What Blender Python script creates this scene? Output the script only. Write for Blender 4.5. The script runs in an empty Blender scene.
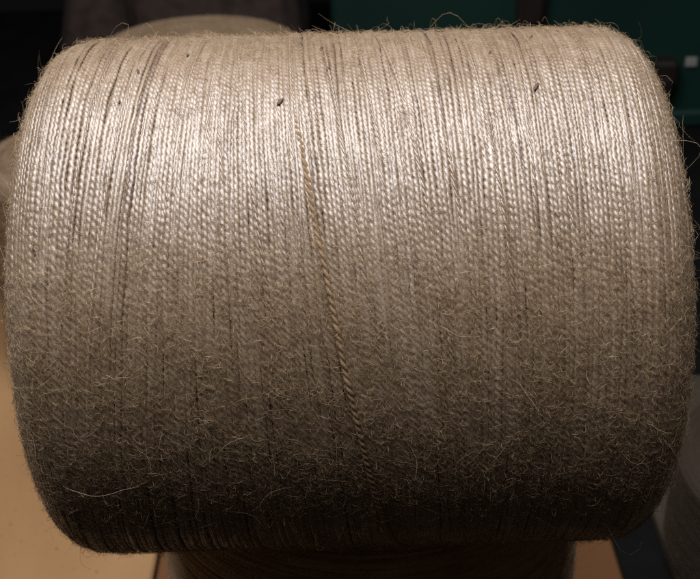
import bpy, math
import numpy as np
from mathutils import Matrix, Vector
C = bpy.context.scene.collection
PI = math.pi
# ------------------------------------------------------------------ materials
def new_mat(name):
    m = bpy.data.materials.new(name); m.use_nodes = True
    nt = m.node_tree; b = nt.nodes['Principled BSDF']
    return m, nt, b
def nd(nt, t, **k):
    n = nt.nodes.new(t)
    for a, v in k.items(): setattr(n, a, v)
    return n
def lk(nt, a, b): nt.links.new(a, b)

def yarn_material(name='jute_yarn', dark=1.):
    m, nt, b = new_mat(name)
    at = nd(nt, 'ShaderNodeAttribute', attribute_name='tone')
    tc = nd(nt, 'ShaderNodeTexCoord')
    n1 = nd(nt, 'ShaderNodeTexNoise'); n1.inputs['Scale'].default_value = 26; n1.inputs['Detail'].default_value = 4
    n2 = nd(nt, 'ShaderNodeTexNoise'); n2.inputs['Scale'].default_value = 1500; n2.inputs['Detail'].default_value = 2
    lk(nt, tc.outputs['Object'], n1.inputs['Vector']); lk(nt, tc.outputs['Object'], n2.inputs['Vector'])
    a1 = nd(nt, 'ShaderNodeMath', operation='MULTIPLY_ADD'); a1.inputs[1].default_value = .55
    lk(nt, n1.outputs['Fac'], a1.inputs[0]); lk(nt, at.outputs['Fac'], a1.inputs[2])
    a2 = nd(nt, 'ShaderNodeMath', operation='MULTIPLY_ADD'); a2.inputs[1].default_value = .5
    lk(nt, n2.outputs['Fac'], a2.inputs[0]); lk(nt, a1.outputs[0], a2.inputs[2])
    a3 = nd(nt, 'ShaderNodeMath', operation='SUBTRACT'); a3.inputs[1].default_value = .52
    lk(nt, a2.outputs[0], a3.inputs[0])
    r = nd(nt, 'ShaderNodeValToRGB')
    e = r.color_ramp.elements
    e[0].position = 0; e[0].color = (.15, .084, .040, 1)
    e[1].position = 1; e[1].color = (.42, .318, .228, 1)
    x = e.new(.45); x.color = (.28, .184, .102, 1)
    for q in e: q.color = (*[c*dark for c in q.color[:3]], 1)
    lk(nt, a3.outputs[0], r.inputs[0]); lk(nt, r.outputs[0], b.inputs['Base Color'])
    b.inputs['Roughness'].default_value = .46
    b.inputs['Specular IOR Level'].default_value = 1.
    b.inputs['Coat Weight'].default_value = .9; b.inputs['Coat Roughness'].default_value = .39; b.inputs['Coat IOR'].default_value = 1.7
    b.inputs['Sheen Weight'].default_value = .06; b.inputs['Sheen Roughness'].default_value = .5
    bp = nd(nt, 'ShaderNodeBump'); bp.inputs['Strength'].default_value = .5; bp.inputs['Distance'].default_value = .0003
    lk(nt, n2.outputs['Fac'], bp.inputs['Height']); lk(nt, bp.outputs[0], b.inputs['Normal'])
    return m
def fibre_material(name, col, rough=.35):
    m, nt, b = new_mat(name)
    at = nd(nt, 'ShaderNodeAttribute', attribute_name='tone')
    r = nd(nt, 'ShaderNodeValToRGB'); e = r.color_ramp.elements
    e[0].color = (col[0]*.5, col[1]*.45, col[2]*.4, 1); e[1].color = (*[min(1, c*1.5) for c in col], 1)
    lk(nt, at.outputs['Fac'], r.inputs[0]); lk(nt, r.outputs[0], b.inputs['Base Color'])
    b.inputs['Roughness'].default_value = rough; b.inputs['Specular IOR Level'].default_value = .6
    return m
def noise_material(name, c0, c1, scale, rough=.6, detail=5, stretch=(1, 1, 1), bump=0, spec=.4, lo=.3, hi=.7):
    m, nt, b = new_mat(name)
    tc = nd(nt, 'ShaderNodeTexCoord'); mp = nd(nt, 'ShaderNodeMapping'); mp.inputs['Scale'].default_value = stretch
    n = nd(nt, 'ShaderNodeTexNoise'); n.inputs['Scale'].default_value = scale; n.inputs['Detail'].default_value = detail
    r = nd(nt, 'ShaderNodeValToRGB'); e = r.color_ramp.elements
    e[0].position = lo; e[0].color = (*c0, 1); e[1].position = hi; e[1].color = (*c1, 1)
    lk(nt, tc.outputs['Object'], mp.inputs[0]); lk(nt, mp.outputs[0], n.inputs['Vector'])
    lk(nt, n.outputs['Fac'], r.inputs[0]); lk(nt, r.outputs[0], b.inputs['Base Color'])
    b.inputs['Roughness'].default_value = rough; b.inputs['Specular IOR Level'].default_value = spec
    if bump:
        bp = nd(nt, 'ShaderNodeBump'); bp.inputs['Strength'].default_value = .6; bp.inputs['Distance'].default_value = bump
        lk(nt, n.outputs['Fac'], bp.inputs['Height']); lk(nt, bp.outputs[0], b.inputs['Normal'])
    return m

M_yarn = yarn_material(); M_shaded = yarn_material('shaded_jute_yarn', .13); M_dimmed = yarn_material('dimmed_jute_yarn', .85); M_dull = yarn_material('dull_jute_yarn', 1.1)  # first two copies: corner shade and background falloff darkened into the yarn colour
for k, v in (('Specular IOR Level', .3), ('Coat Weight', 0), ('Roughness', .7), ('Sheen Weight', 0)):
    for m in (M_shaded, M_dimmed, M_dull): m.node_tree.nodes['Principled BSDF'].inputs[k].default_value = v  # the dull copy is slightly paler yarn without the coat
M_shaded_fuzz = fibre_material('shaded_jute_fuzz', (.065, .046, .03), .8); M_tfuzz = fibre_material('dimmed_jute_fuzz', (.36, .28, .19), .6)  # fuzz colours darkened to match: shade, then background dimness
M_fuzz = fibre_material('jute_fuzz', (.42, .30, .175))
M_fleck = noise_material('bark', (.05, .03, .017), (.20, .125, .07), 900, .7)
M_tube = noise_material('cardboard_tube', (.22, .14, .08), (.33, .23, .14), 120, .8)

# ------------------------------------------------------------------ mesh helpers
def mesh_np(name, v, q, tone=None, smooth=True):
    me = bpy.data.meshes.new(name)
    v = np.ascontiguousarray(v, np.float32).reshape(-1, 3); q = np.ascontiguousarray(q, np.int32)
    n = q.shape[1]
    me.vertices.add(len(v)); me.vertices.foreach_set('co', v.ravel())
    me.loops.add(q.size); me.loops.foreach_set('vertex_index', q.ravel())
    me.polygons.add(len(q)); me.polygons.foreach_set('loop_start', np.arange(0, q.size, n, dtype=np.int32))
    if smooth: me.polygons.foreach_set('use_smooth', np.ones(len(q), bool))
    if tone is not None:
        a = me.attributes.new('tone', 'FLOAT', 'POINT'); a.data.foreach_set('value', np.ascontiguousarray(tone, np.float32).ravel())
    me.update(); me.validate()
    return me
def link(name, me, mat, parent=None, label=None, cat=None, group=None, kind=None):
    o = bpy.data.objects.new(name, me); C.objects.link(o)
    if mat and me and not me.materials: me.materials.append(mat)
    if parent: o.parent = parent
    tag(o, label, cat, group, kind)
    return o
def tag(o, label=None, cat=None, group=None, kind=None):
    for k, v in (('label', label), ('category', cat), ('group', group), ('kind', kind)):
        if v: o[k] = v
def grid_quads(n, m, off=0, closed=False):
    i = np.arange(n-1)[:, None]; mm = m if closed else m-1; j = np.arange(mm)[None, :]; j2 = (j+1) % m
    return off + np.stack([i*m+j, i*m+j2, (i+1)*m+j2, (i+1)*m+j], -1).reshape(-1, 4)

# ------------------------------------------------------------------ the spool
R, L, RC, RIN = .1085, .2440, .020, .030        # outer radius, length, shoulder rounding, tube radius
FACE = R-RC-RIN; ARC = RC*PI/2; CYL = L-2*RC; S_TOT = 2*FACE+2*ARC+CYL; S_MID = S_TOT/2
def profile(s):
    """arc length s -> axial x, radius r, outward normal (nx, nr), tangent (tx, tr)"""
    s = np.clip(s, 0, S_TOT); x = np.empty_like(s); r = np.empty_like(s); a = np.empty_like(s)
    m = s < FACE
    x[m] = -L/2; r[m] = RIN+s[m]; a[m] = PI
    m = (s >= FACE) & (s < FACE+ARC); t = (s[m]-FACE)/RC
    x[m] = -L/2+RC-RC*np.cos(t); r[m] = R-RC+RC*np.sin(t); a[m] = PI-t
    m = (s >= FACE+ARC) & (s < FACE+ARC+CYL)
    x[m] = -L/2+RC+s[m]-FACE-ARC; r[m] = R; a[m] = PI/2
    m = (s >= FACE+ARC+CYL) & (s < FACE+2*ARC+CYL); t = (s[m]-FACE-ARC-CYL)/RC
    x[m] = L/2-RC+RC*np.sin(t); r[m] = R-RC+RC*np.cos(t); a[m] = PI/2-t
    m = s >= FACE+2*ARC+CYL
    x[m] = L/2; r[m] = R-RC-(s[m]-FACE-2*ARC-CYL); a[m] = 0
    return x, r, np.cos(a), np.sin(a)
TH0 = math.radians(30)                            # theta = 0 looks 30 degrees up towards the camera
def surf(s, th, off):
    """point at arc s, angle th, height off above the surface; local axes: x along the spool"""
    x, r, nx, nr = profile(s)
    rr = r+off*nr
    # the package is never a true cylinder: broad swells of under a millimetre
    al = th+TH0
    return np.stack([x+off*nx, -rr*np.cos(al), rr*np.sin(al)], -1)
def lattice(rng, nk, nt, step):
    m = nt//step+3; a = rng.standard_normal((nk, m)); j = np.arange(nt)/step; i = j.astype(int); f = j-i
    f = f*f*(3-2*f)
    return a[:, i]*(1-f)+a[:, i+1]*f
def smooth1(rng, n, step):
    return lattice(rng, 1, n, step)[0]

# slope of the wraps across the package, as knots of (x, slope)
KN = np.array([[-.118, 0], [-.095, -.05], [-.0795, -.078], [-.06, -.03], [-.035, .04], [-.0085, .11], [.0295, .095], [.055, .03], [.08, .015], [.118, 0]])
GROOVES = [(-.0795, .0009), (-.0085, .0003), (.0290, .0005)]
def shear(x, th, extra=0):
    sl = np.interp(x, KN[:, 0], KN[:, 1])+extra
    return -sl*R*np.sin(th*.9)*np.where(th < 0, 1.35, 1.)*np.where(np.abs(th) < PI/1.8, 1, np.cos((np.abs(th)-PI/1.8)/(PI-PI/1.8)*PI/2))
def make_winding(name, seed, pitch, ya, bump, under=False, res=5, ring=11):
    rng = np.random.default_rng(seed)
    dd = bump/res/R
    th = np.concatenate([np.linspace(-PI, -1.9, 50, endpoint=False), np.arange(-1.9, 1.9, dd), np.linspace(1.9, PI, 50)])
    nt = len(th); fine = (np.abs(th) < 1.9).astype(float)
    s0, s1 = (FACE, S_TOT-FACE) if under else (.0005, S_TOT-.0005)
    sk = []; s = s0
    while s < s1:
        sk.append(s); p = pitch*(1+.07*rng.standard_normal())
        xs = s-S_MID
        if not under:
            for gx, gw in GROOVES:
                if xs < gx <= xs+p: p += gw
        s += max(p, pitch*.75)
    sk = np.array(sk); nk = len(sk); X = sk-S_MID
    win = np.clip((CYL/2+.01-np.abs(X))/.02, 0, 1)
    grp = np.zeros(nk); g = 0.; left = 0        # small clusters of turns laid down at their own slight angle
    for k in range(nk):
        if left <= 0: left = rng.integers(4, 13); g = rng.normal(0, .009)
        grp[k] = g; left -= 1
    extra = (grp+rng.normal(0, .004, nk))*win
    S = sk[:, None]+pitch*th[None]/(2*PI)+win[:, None]*shear(X[:, None], th[None], extra[:, None])
    S += .00016*lattice(rng, nk, nt, 30)+.00012*lattice(rng, nk, nt, 9)
    sw = lattice(rng, nk, nt, 90); off = .00013*lattice(rng, nk, nt, 40)+.00010*sw
    lift = rng.normal(0, .00008, nk)            # some turns lie proud of their neighbours, others are pulled in
    if not under:
        for gx, gw in GROOVES:
            i = np.argmin(np.abs(X-gx-.0008)); lift[i] += gw*.45; lift[max(i-1, 0)] -= gw*.35
    off += lift[:, None]
    if under: off -= .00012; S += win[:, None]*.03*R*np.sin(th)[None]
    A = ya*(1+.09*lattice(rng, nk, nt, 22)+.05*lattice(rng, nk, nt, 6)+.05*rng.standard_normal((nk, 1)))
    ix = [np.argmin(np.abs(X+.0085-.0009))]
    if not under: A[ix] *= 1.05
    x, r, nx, nr = profile(S)
    arc = np.concatenate([[0], np.cumsum(np.diff(th))])[None]*r.mean(1)[:, None]
    psi = -PI*arc/bump*(1+.06*rng.standard_normal((nk, 1)))+rng.uniform(0, PI, (nk, 1))+.35*lattice(rng, nk, nt, 14)
    phi = np.linspace(-.6, PI+.6, ring)
    V = np.empty((nk, nt, ring, 3), np.float32); T = np.empty((nk, nt, ring), np.float32)
    ct, st = -np.cos(th+TH0), np.sin(th+TH0)
    tone = .46+.05*rng.standard_normal((nk, 1))+.09*lattice(rng, nk, nt, 60)+.08*lattice(rng, nk, nt, 8)
    if not under:                               # strands of darker, barkier fibre among the pale ones
        for gx, d, t0, w0 in ((-.0795, -.50, .75, .5), (-.0085, -.22, .1, .6), (.0290, -.24, .8, .4), (-.045, -.18, -.3, .5), (.052, -.2, .9, .3), (-.1, -.2, .2, .4), (-.0215, .30, .95, .22), (.062, -.18, .6, .3)):
            i = np.argmin(np.abs(X-gx-.0009))
            tone[i] += d*np.exp(-((th-t0)/w0)**2)*(1+.5*lattice(rng, 1, nt, 12)[0])
            if d < -.45: tone[i-1] += .5*d*np.exp(-((th-t0-.1)/w0*1.4)**2)
    for j, f in enumerate(phi):
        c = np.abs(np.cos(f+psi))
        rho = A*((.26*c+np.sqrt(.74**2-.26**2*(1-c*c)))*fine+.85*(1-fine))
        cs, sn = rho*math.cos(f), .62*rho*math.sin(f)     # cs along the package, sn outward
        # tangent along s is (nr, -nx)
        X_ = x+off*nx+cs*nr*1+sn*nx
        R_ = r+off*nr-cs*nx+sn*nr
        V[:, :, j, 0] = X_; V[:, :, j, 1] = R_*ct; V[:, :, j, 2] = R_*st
        T[:, :, j] = tone+.20*(c-.5)  # occlusion in the crevices between plies put into the tone
    q = grid_quads(nt, ring)
    Q = (q[None]+(np.arange(nk)*nt*ring)[:, None, None]).reshape(-1, 4)
    return mesh_np(name, V, Q, T)

def tubes(name, P, rad, tone, sides=3):
    """P (n, m, 3) centre lines, rad (n, m)"""
    n, m, _ = P.shape
    t = np.gradient(P, axis=1); t /= np.linalg.norm(t, axis=2, keepdims=True)+1e-12
    ref = np.array([.31, .83, .46]); b1 = np.cross(t, ref); b1 /= np.linalg.norm(b1, axis=2, keepdims=True)+1e-12
    b2 = np.cross(t, b1)
    V = np.stack([P+rad[..., None]*(math.cos(a)*b1+math.sin(a)*b2) for a in np.arange(sides)*2*PI/sides], 2)
    q = grid_quads(m, sides, closed=True)
    Q = (q[None]+(np.arange(n)*m*sides)[:, None, None]).reshape(-1, 4)
    return mesh_np(name, V, Q, np.broadcast_to(tone[:, None, None], (n, m, sides)))
def fibres(rng, s, th, ln, head, curl, lift, base=.0009, m=7, stand=None):
    n = len(s); t = np.linspace(0, 1, m)[None]
    h = head[:, None]+curl[:, None]*t+.5*lattice(rng, n, m, 2)*np.abs(curl[:, None])*.6
    d = ln[:, None]/(m-1)
    u = np.concatenate([np.zeros((n, 1)), np.cumsum(np.sin(h)*d, 1)[:, :-1]], 1)
    v = np.concatenate([np.zeros((n, 1)), np.cumsum(np.cos(h)*d, 1)[:, :-1]], 1)
    st = np.zeros(n) if stand is None else stand
    shp = (1-st[:, None])*np.sin(PI*np.clip(t*1.05, 0, 1))+st[:, None]*(t**1.3)
    off = base+lift[:, None]*shp
    S = np.clip(s[:, None]+u, .001, S_TOT-.001)
    x, r, _, _ = profile(S)
    return surf(S, th[:, None]+v/r, off)
def make_fuzz(name, seed, n1, n2, n3):
    rng = np.random.default_rng(seed); parts = []; rads = []; tones = []
    # 1 matted short fibres, thickest on the side that was rubbed (towards and below the middle)
    th = rng.uniform(-2.1, 1.5, n1*3); w = (.20+.80/(1+np.exp((th-.15)*4.5)))*np.clip(1.25+th*.45, .35, 1)
    th = th[rng.random(len(th)) < w*.9][:n1]; n = len(th)
    s = rng.uniform(FACE+.004, S_TOT-FACE-.004, n)
    clump = np.sin(s*210+3*np.sin(th*5))+np.sin(th*23+s*90)       # patches of thicker matting
    keep = rng.random(n) < .62+.2*clump; s, th = s[keep], th[keep]; n = len(s)
    ln = rng.gamma(3., .00058, n)+.0010
    head = rng.normal(-.30, .65, n)+np.where(rng.random(n) < .5, PI, 0)
    parts.append(fibres(rng, s, th, ln, head, rng.normal(0, .7, n), rng.gamma(1.5, .00034, n)+.0001, stand=rng.random(n)**2))
    rads.append(.00003+.00006*rng.random(n)**2.5); tones.append(rng.beta(1.3, 1.3, n))
    # 2 over the whole package, faces too
    th = rng.uniform(-PI, PI, n2); s = rng.uniform(.002, S_TOT-.002, n2)
    parts.append(fibres(rng, s, th, rng.gamma(3., .0012, n2)+.001, rng.uniform(0, 2*PI, n2), rng.normal(0, 1.3, n2), rng.gamma(1.5, .0008, n2), stand=rng.random(n2)))
    rads.append(rng.uniform(.00003, .00006, n2)); tones.append(rng.beta(2, 2, n2))
    # 3 longer fly-aways
    th = rng.uniform(-PI, PI, n3); s = rng.uniform(FACE*.7, S_TOT-FACE*.7, n3)
    ln = rng.gamma(3, .0022, n3)+.003
    parts.append(fibres(rng, s, th, ln, rng.uniform(0, 2*PI, n3), rng.normal(0, 1.6, n3), ln*rng.beta(1.3, 2.2, n3)*.8, stand=(rng.random(n3) < .75).astype(float)))
    rads.append(rng.uniform(.00003, .00006, n3)); tones.append(rng.beta(2, 2, n3))
    P = np.concatenate(parts); rd = np.concatenate(rads); tn = np.concatenate(tones)
    taper = np.array([.8, 1, 1, 1, .9, .75, .35])[None]
    return tubes(name, P, rd[:, None]*taper, tn)
def make_tube():
    n = 64; prof = [(-L/2-.004, RIN-.001), (L/2+.004, RIN-.001), (L/2+.004, RIN-.004), (-L/2-.004, RIN-.004)]
    a = np.arange(n)*2*PI/n; V = []
    for x, r in prof: V.append(np.stack([np.full(n, x), r*np.cos(a), r*np.sin(a)], -1))
    V = np.stack(V, 1)
    Q = []
    for i in range(n):
        for j in range(4):
            k = (i+1) % n; l = (j+1) % 4
            Q.append((i*4+j, i*4+l, k*4+l, k*4+j))
    return mesh_np('cardboard_tube', V, np.array(Q), smooth=False)
def make_core():
    """the wound body below the outer turns"""
    n = 96; s = np.linspace(.0, S_TOT, 120); a = np.linspace(-PI, PI, n, endpoint=False)
    V = surf(np.broadcast_to(s[:, None], (120, n)), np.broadcast_to(a[None], (120, n)), -.0009)
    return mesh_np('wound_body', V, grid_quads(120, n, closed=True), np.full(120*n, .4))

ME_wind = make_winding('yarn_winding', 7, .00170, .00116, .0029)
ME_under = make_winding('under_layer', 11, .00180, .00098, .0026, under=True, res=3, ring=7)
ME_fuzz = make_fuzz('fuzz', 3, 76000, 26000, 1500)
ME_fuzz2 = make_fuzz('fuzz', 5, 9000, 8000, 1500)
ME_tube = make_tube(); ME_core = make_core()

ROOTS = []
def spool(label, loc, rot, group=None, scale=1., fuzz=None, lying=False, spin=0., yarn=None):
    """root Empty at the base; parts are offset so that the base lies at the root's origin"""
    root = bpy.data.objects.new('yarn_spool', None); C.objects.link(root)
    tag(root, label, 'yarn spool', group)
    if lying: mtx = Matrix.Translation((0, 0, R))
    else: mtx = Matrix.Translation((0, 0, L/2+.004)) @ Matrix.Rotation(spin, 4, 'Z') @ Matrix.Rotation(-PI/2, 4, 'Y')
    for nm, me, mt, kd in (('yarn_winding', ME_wind, M_yarn, None), ('under_layer', ME_under, M_yarn, None), ('wound_body', ME_core, M_yarn, None),
                           ('cardboard_tube', ME_tube, M_tube, None), ('fuzz', fuzz or ME_fuzz2, M_fuzz, 'stuff')):
        o = link(nm, me, mt, root, kind=kd); o.matrix_local = mtx
        if yarn and mt is not M_tube: o.material_slots[0].link = 'OBJECT'; o.material_slots[0].material = yarn[0] if mt is M_yarn else yarn[1]
    root.location = loc; root.rotation_euler = rot; root.scale = (scale,)*3
    ROOTS.append(root)
    return root, mtx

STAND_H = L+.008
GRP = 'jute yarn spools standing around the large one'
main, main_m = spool('large tan jute yarn spool lying on its side in the foreground, lit from above', (0, 0, STAND_H+.0012), (0, 0, 0), lying=True, fuzz=ME_fuzz)

# raised flecks of bark caught in the yarn, and a few long loose fibres
def fleck(xs, th, ln, wd, ang):
    s = S_MID+xs; n = 7; V = []
    for i in range(n):
        t = i/(n-1)-.5; w = wd*math.sqrt(max(0, 1-(2*t)**2))+.00008
        for j in range(6):
            a = j*PI/3; u = t*ln*math.sin(ang)+w*math.cos(a)*math.cos(ang); v = t*ln*math.cos(ang)-w*math.cos(a)*math.sin(ang)
            V.append(surf(np.array([s+u]), np.array([th+v/R]), .0010+.5*w*math.sin(a)+.0004*math.sin(i*2.1))[0])
    return mesh_np('bark_fleck', np.array(V), grid_quads(n, 6, closed=True))
FLECKS = [(-.0085, 1.03, .0042, .0007, .3), (-.0060, .86, .0042, .0004, .35), (-.0235, .68, .0052, .0010, .5), (-.0775, .88, .0040, .0005, -.3),
          (-.0820, .70, .0026, .0004, 0.1), (.0700, .72, .0062, .0008, .45), (-.0600, 1.00, .0030, .0004, .2), (.0560, .95, .0030, .0004, .4),
          (-.1080, .15, .0050, .0004, -.2), (.0740, 1.10, .0045, .0005, .4)]
for f in FLECKS:
    o = link('bark_fleck', fleck(f[0], f[1], f[2]*.85, f[3]*.75, f[4]), M_fleck, main); o.matrix_local = main_m
def loose_strand(knots, ply, tone, seed):
    """a length of two-ply yarn lying over the wraps; knots of (theta, x, height)"""
    rng = np.random.default_rng(seed); k = np.array(knots); m = 520
    th = np.linspace(k[0, 0], k[-1, 0], m); o = np.argsort(k[:, 0])
    def smooth(c): 
        y = np.interp(th, k[o, 0], k[o, c]); w = np.hanning(61); w /= w.sum(); return np.convolve(np.pad(y, 30, mode='edge'), w, 'valid')
    x = smooth(1)+.00015*smooth1(rng, m, 40); h = smooth(2)+.0001*smooth1(rng, m, 25)
    ph = np.abs(th-th[0])*R/.0031*PI+.5*smooth1(rng, m, 60)
    P = [surf(S_MID+x+.62*ply*np.cos(-ph+a), th, h+.50*ply*np.sin(-ph+a)) for a in (0, PI)]
    rad = np.stack([ply*(1+.10*smooth1(rng, m, 14)) for _ in P])
    return tubes('loose_strand', np.stack(P), rad, np.array([tone, tone-.03]), 9)
o = link('loose_strand', loose_strand([(.75, -.0205, -.0006), (.45, -.0150, -.0001), (.15, -.0100, .0002), (-.2, -.0036, .0006), (-.6, .0040, .0009), (-1.0, .0115, .0010), (-1.45, .0200, .0008)], .00074, .46, 2), M_dull, main,
         'slanting brown strand lying over the wraps from upper centre to the bottom'); o.matrix_local = main_m
o = link('loose_strand', loose_strand([(1.35, .0110, .0006), (.95, .0170, .0005), (.5, .0240, .0002), (0, .0315, .0001), (-.4, .0365, .0006), (-.8, .0410, .0008), (-1.1, .0430, .0003)], .00052, .42, 8), M_yarn, main,
         'thinner dull strand slanting over the wraps right of the middle'); o.matrix_local = main_m
rng_ = np.random.default_rng(21)
for xs, sl in ((-.098, -.10), (-.088, -.13), (-.066, -.11), (-.052, -.04), (-.040, .10), (-.028, .15), (-.016, .06), (.006, .16), (.017, .13), (.042, .14), (.056, .10), (.064, -.03), (.079, .08), (.096, .06)):
    hs = rng_.uniform(-.0001, .00045, 7)          # the last, crossing layer: half sunk among the turns, surfacing here and there
    ks = [(t, xs-sl*R*math.sin(t*.9), h) for t, h in zip(np.linspace(1.5, -1.7, 7), hs)]
    o = link('loose_strand', loose_strand(ks, .00050, .42+.12*rng_.standard_normal(), int(rng_.integers(1e6))), M_yarn, main); o.matrix_local = main_m
def stray(xs, th, ln, head, curl, lift, rad):
    rng = np.random.default_rng(int(abs(xs)*1e5)+3)
    P = fibres(rng, np.array([S_MID+xs]), np.array([th]), np.array([ln]), np.array([head]), np.array([curl]), np.array([lift]), m=18)
    return tubes('stray_fibre', P, np.full((1, 18), rad)*np.linspace(1, .5, 18)[None], np.array([.8]), 5)
for f in [(-.106, -.68, .034, 1.75, -.75, .003, .00011), (-.0065, -.50, .022, PI-.1, .25, .0015, .00009), (.058, -.32, .030, 2.55, .35, .003, .00009),
          (-.0335, .10, .012, .9, 1.2, .002, .00008), (.030, -.12, .016, 2.2, -1., .002, .00008), (.110, -.55, .020, 2.6, 1., .004, .00009), (.078, -.52, .018, 2.2, .8, .002, .00008),
          (-.085, -.25, .016, 2.0, -1.2, .002, .00008), (-.058, -.42, .014, 1.1, 1.4, .002, .00008)]:
    o = link('stray_fibre', stray(*f), M_fuzz, main); o.matrix_local = main_m

# ------------------------------------------------------------------ spools around it
r_, _ = spool('dark fuzzy jute spool standing upright directly under the large lying spool', (.008, .073, 0), (0, 0, 0), GRP, 1., spin=PI/2, yarn=(M_dull, M_tfuzz)); r_.scale = (1.07, 1.07, 1)
spool('dim tan spool standing behind the left end of the large spool', (-.243, .53, 0), (0, 0, .4), GRP, .84, spin=PI/2, yarn=(M_dimmed, M_tfuzz))
spool('rounded beige spool standing behind the top edge of the large spool', (-.147, .70, 0), (0, 0, 1.1), GRP, 1.014, spin=PI/2, yarn=(M_dimmed, M_tfuzz))
r_, _ = spool('short half-used shade-darkened spool on the floor by the lower right end of the large spool', (.338, .205, 0), (0, 0, .3), GRP, 1., spin=PI/2, yarn=(M_shaded, M_shaded_fuzz))  # shade of this corner carried by the yarn colour
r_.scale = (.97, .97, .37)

# ------------------------------------------------------------------ floor, boards, background
def box_mesh(name, boxes, bevel=.002):
    V = []; F = []
    for (x0, x1, y0, y1, z0, z1) in boxes:
        b = min(bevel, (x1-x0)/3, (y1-y0)/3, (z1-z0)/3); o = len(V)
        for z, i in ((z0, b), (z0+b, 0), (z1-b, 0), (z1, b)):
            # eight-cornered rings so vertical edges are chamfered too
            for x, y in ((x0+i, y0+b+i), (x0+b+i, y0+i), (x1-b-i, y0+i), (x1-i, y0+b+i), (x1-i, y1-b-i), (x1-b-i, y1-i), (x0+b+i, y1-i), (x0+i, y1-b-i)):
                V.append((x, y, z))
        for k in range(3):
            for j in range(8):
                l = (j+1) % 8; F.append((o+k*8+j, o+k*8+l, o+k*8+8+l, o+k*8+8+j))
        F.append(tuple(o+7-j for j in range(8))); F.append(tuple(o+24+j for j in range(8)))
    me = bpy.data.meshes.new(name); me.from_pydata(V, [], F); me.update()
    return me
M_floor = noise_material('concrete', (.004, .004, .0038), (.009, .009, .0085), 14, .9, bump=.002, spec=.1)
M_board = noise_material('board', (.35, .185, .078), (.47, .272, .124), 9, .62, 8, (1, .35, 1), spec=.3)
M_board2 = noise_material('board_shaded', (.14, .060, .020), (.19, .082, .030), 9, .62, 8, (1, .35, 1), spec=.3)  # the spool's shadow darkened into the board colour
M_board3 = noise_material('board_deep_shade', (.055, .042, .028), (.085, .066, .045), 9, .62, 8, (1, .35, 1), spec=.3)  # shading of the dim right corner mixed into this board's colour
def add_specks(m):
    nt = m.node_tree; b = nt.nodes['Principled BSDF']; src = b.inputs['Base Color'].links[0].from_socket
    tc = nd(nt, 'ShaderNodeTexCoord'); v = nd(nt, 'ShaderNodeTexNoise'); v.inputs['Scale'].default_value = 230; v.inputs['Detail'].default_value = 2
    lk(nt, tc.outputs['Object'], v.inputs['Vector'])
    r = nd(nt, 'ShaderNodeValToRGB'); e = r.color_ramp.elements; e[0].position = .66; e[0].color = (0, 0, 0, 1); e[1].position = .74; e[1].color = (.7, .7, .7, 1)
    lk(nt, v.outputs['Fac'], r.inputs[0])
    mx = nd(nt, 'ShaderNodeMix', data_type='RGBA'); mx.inputs['B'].default_value = (.12, .06, .03, 1)
    lk(nt, r.outputs[0], mx.inputs['Factor']); lk(nt, src, mx.inputs['A']); lk(nt, mx.outputs['Result'], b.inputs['Base Color'])
add_specks(M_board); add_specks(M_board2); add_specks(M_board3)
me = bpy.data.meshes.new('floor'); me.from_pydata([(-3, -2, -.012), (3, -2, -.012), (3, 3, -.012), (-3, 3, -.012)], [], [(0, 1, 2, 3)])
link('floor', me, M_floor, kind='structure')
link('floor_board', box_mesh('floor_board', [(-.95, -.1545, -.02, .95, -.0118, 0)]), M_board, None, 'pale tan floor board left of the thin dark joint, lit at the lower left corner', 'board')
link('floor_board', box_mesh('floor_board', [(-.1515, .196, -.06, .85, -.0118, 0)]), M_board2, None, 'shade-darkened orange-brown floor board under the standing spool, ending at the dark gap', 'board')
link('floor_board', box_mesh('floor_board', [(.236, .9, -.05, .45, -.0118, 0)]), M_board3, None, 'shade-darkened grey-brown floor board right of the dark gap, under the short half-used spool', 'board')

M_green = noise_material('green_paint', (.005, .026, .020), (.009, .038, .029), 5, .5, bump=.0006, spec=.35)
M_steel = noise_material('dark_steel', (.010, .007, .006), (.022, .015, .013), 30, .5)
M_white = noise_material('label_card', (.30, .30, .26), (.38, .38, .33), 60, .6)
M_wall = noise_material('dark_wall', (.006, .006, .007), (.012, .012, .013), 4, .9)
mach = bpy.data.objects.new('machine_base', None); C.objects.link(mach); mach.location = (0, 0, 0)
tag(mach, 'dark green painted machine base with a small white tag, behind the spools on the right', 'machine')
my = 1.10
link('panel', box_mesh('panel', [(-.015, 1.6, my, my+.5, -.0118, .9)], .006), M_green, mach)
link('ledge', box_mesh('ledge', [(-.015, 1.6, my-.02, my-.0005, -.0118, .012)], .004), M_green, mach)
link('bracket', box_mesh('bracket', [(.235, .275, my-.022, my-.0005, .13, .22), (.243, .268, my-.03, my-.0225, .145, .20)], .004), M_steel, mach)
link('latch', box_mesh('latch', [(.425, .462, my-.03, my-.0005, .050, .088), (.436, .452, my-.038, my-.0305, .045, .068)], .005), M_steel, mach)
link('tag', box_mesh('tag', [(.476, .492, my-.004, my-.0005, .072, .085)], .0008), M_white, mach)
link('workshop_wall', box_mesh('workshop_wall', [(-3, 3, 1.75, 1.85, -.0118, 2.2)]), M_wall, None, 'black unlit wall behind the spools at the upper left', 'wall')

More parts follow.
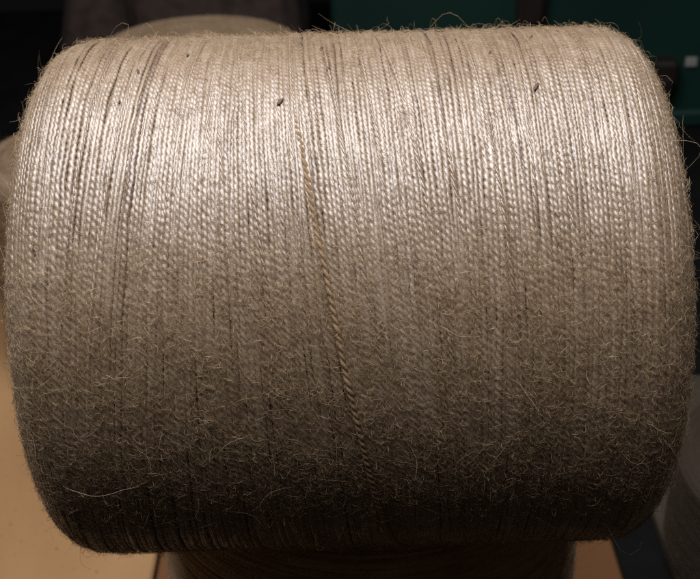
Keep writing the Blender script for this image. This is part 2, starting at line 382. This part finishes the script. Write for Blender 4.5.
def sack(label, loc, sx, sy, sz, seed, lean):
    rng = np.random.default_rng(seed); n, m = 60, 40
    u = np.linspace(0, 2*PI, n, endpoint=False)[None]; v = np.linspace(-PI/2, PI/2, m)[:, None]
    p = .55
    f = lambda t: np.sign(t)*np.abs(t)**p
    x = sx*f(np.cos(v))*f(np.cos(u)); y = sy*f(np.cos(v))*f(np.sin(u)); z = sz*f(np.sin(v))*np.ones_like(u)+sz
    fold = 1+.03*np.sin(u*5+v*3)+.02*np.sin(u*11-v*6)
    x = x*fold+lean*z; y = y*fold; z = z*(1+.05*np.sin(u*3+1))
    z -= z.min()
    me = mesh_np('sack', np.stack([x, y, z], -1), grid_quads(m, n, closed=True))
    o = link('sack', me, M_sack, None, label, 'sack'); o.location = loc
    return o
M_sack = noise_material('sackcloth', (.040, .027, .021), (.075, .052, .042), 60, .9, bump=.002)
sack('dim brown cloth sack standing in the dark just left of the green machine', (-.17, 1.25, -.012), .13, .1, .16, 4, -.1)
sack('dim brown cloth sack leaning in the dark at the left of the two sacks', (-.36, 1.33, -.012), .10, .09, .15, 9, .25)

# ------------------------------------------------------------------ light
w = bpy.data.worlds.new('World'); bpy.context.scene.world = w; w.use_nodes = True
w.node_tree.nodes['Background'].inputs[0].default_value = (1, .72, .48, 1); w.node_tree.nodes['Background'].inputs[1].default_value = .027
la = bpy.data.lights.new('ceiling_lamp', 'AREA'); la.shape = 'RECTANGLE'; la.size = .9; la.size_y = .85; la.energy = 19; la.color = (.955, .96, 1)
lo = bpy.data.objects.new('ceiling_lamp', la); C.objects.link(lo); lo.location = (-.14, -.03, 1.32); lo.rotation_euler = (math.radians(-5), 0, 0)
# ------------------------------------------------------------------ camera
cd = bpy.data.cameras.new('camera'); cam = bpy.data.objects.new('camera', cd); C.objects.link(cam)
ctr = Vector((0, 0, STAND_H+.0012+R)); e = math.radians(30)
cam.location = ctr+.5*Vector((0, -math.cos(e), math.sin(e)))
cam.rotation_euler = ((ctr-cam.location).to_track_quat('-Z', 'Y').to_matrix() @ Matrix.Rotation(math.radians(-1.6), 3, 'Z')).to_euler()
cd.sensor_width = 36; cd.lens = 58.8; cd.clip_start = .01; cd.clip_end = 50
cd.dof.use_dof = True; cd.dof.focus_distance = .405; cd.dof.aperture_fstop = 22
sc = bpy.context.scene; sc.camera = cam
sc.view_settings.view_transform = 'Standard'; sc.view_settings.look = 'None'; sc.view_settings.exposure = 0; sc.view_settings.gamma = 1
sc.cycles.use_denoising = False
sc.cycles.max_bounces = 6
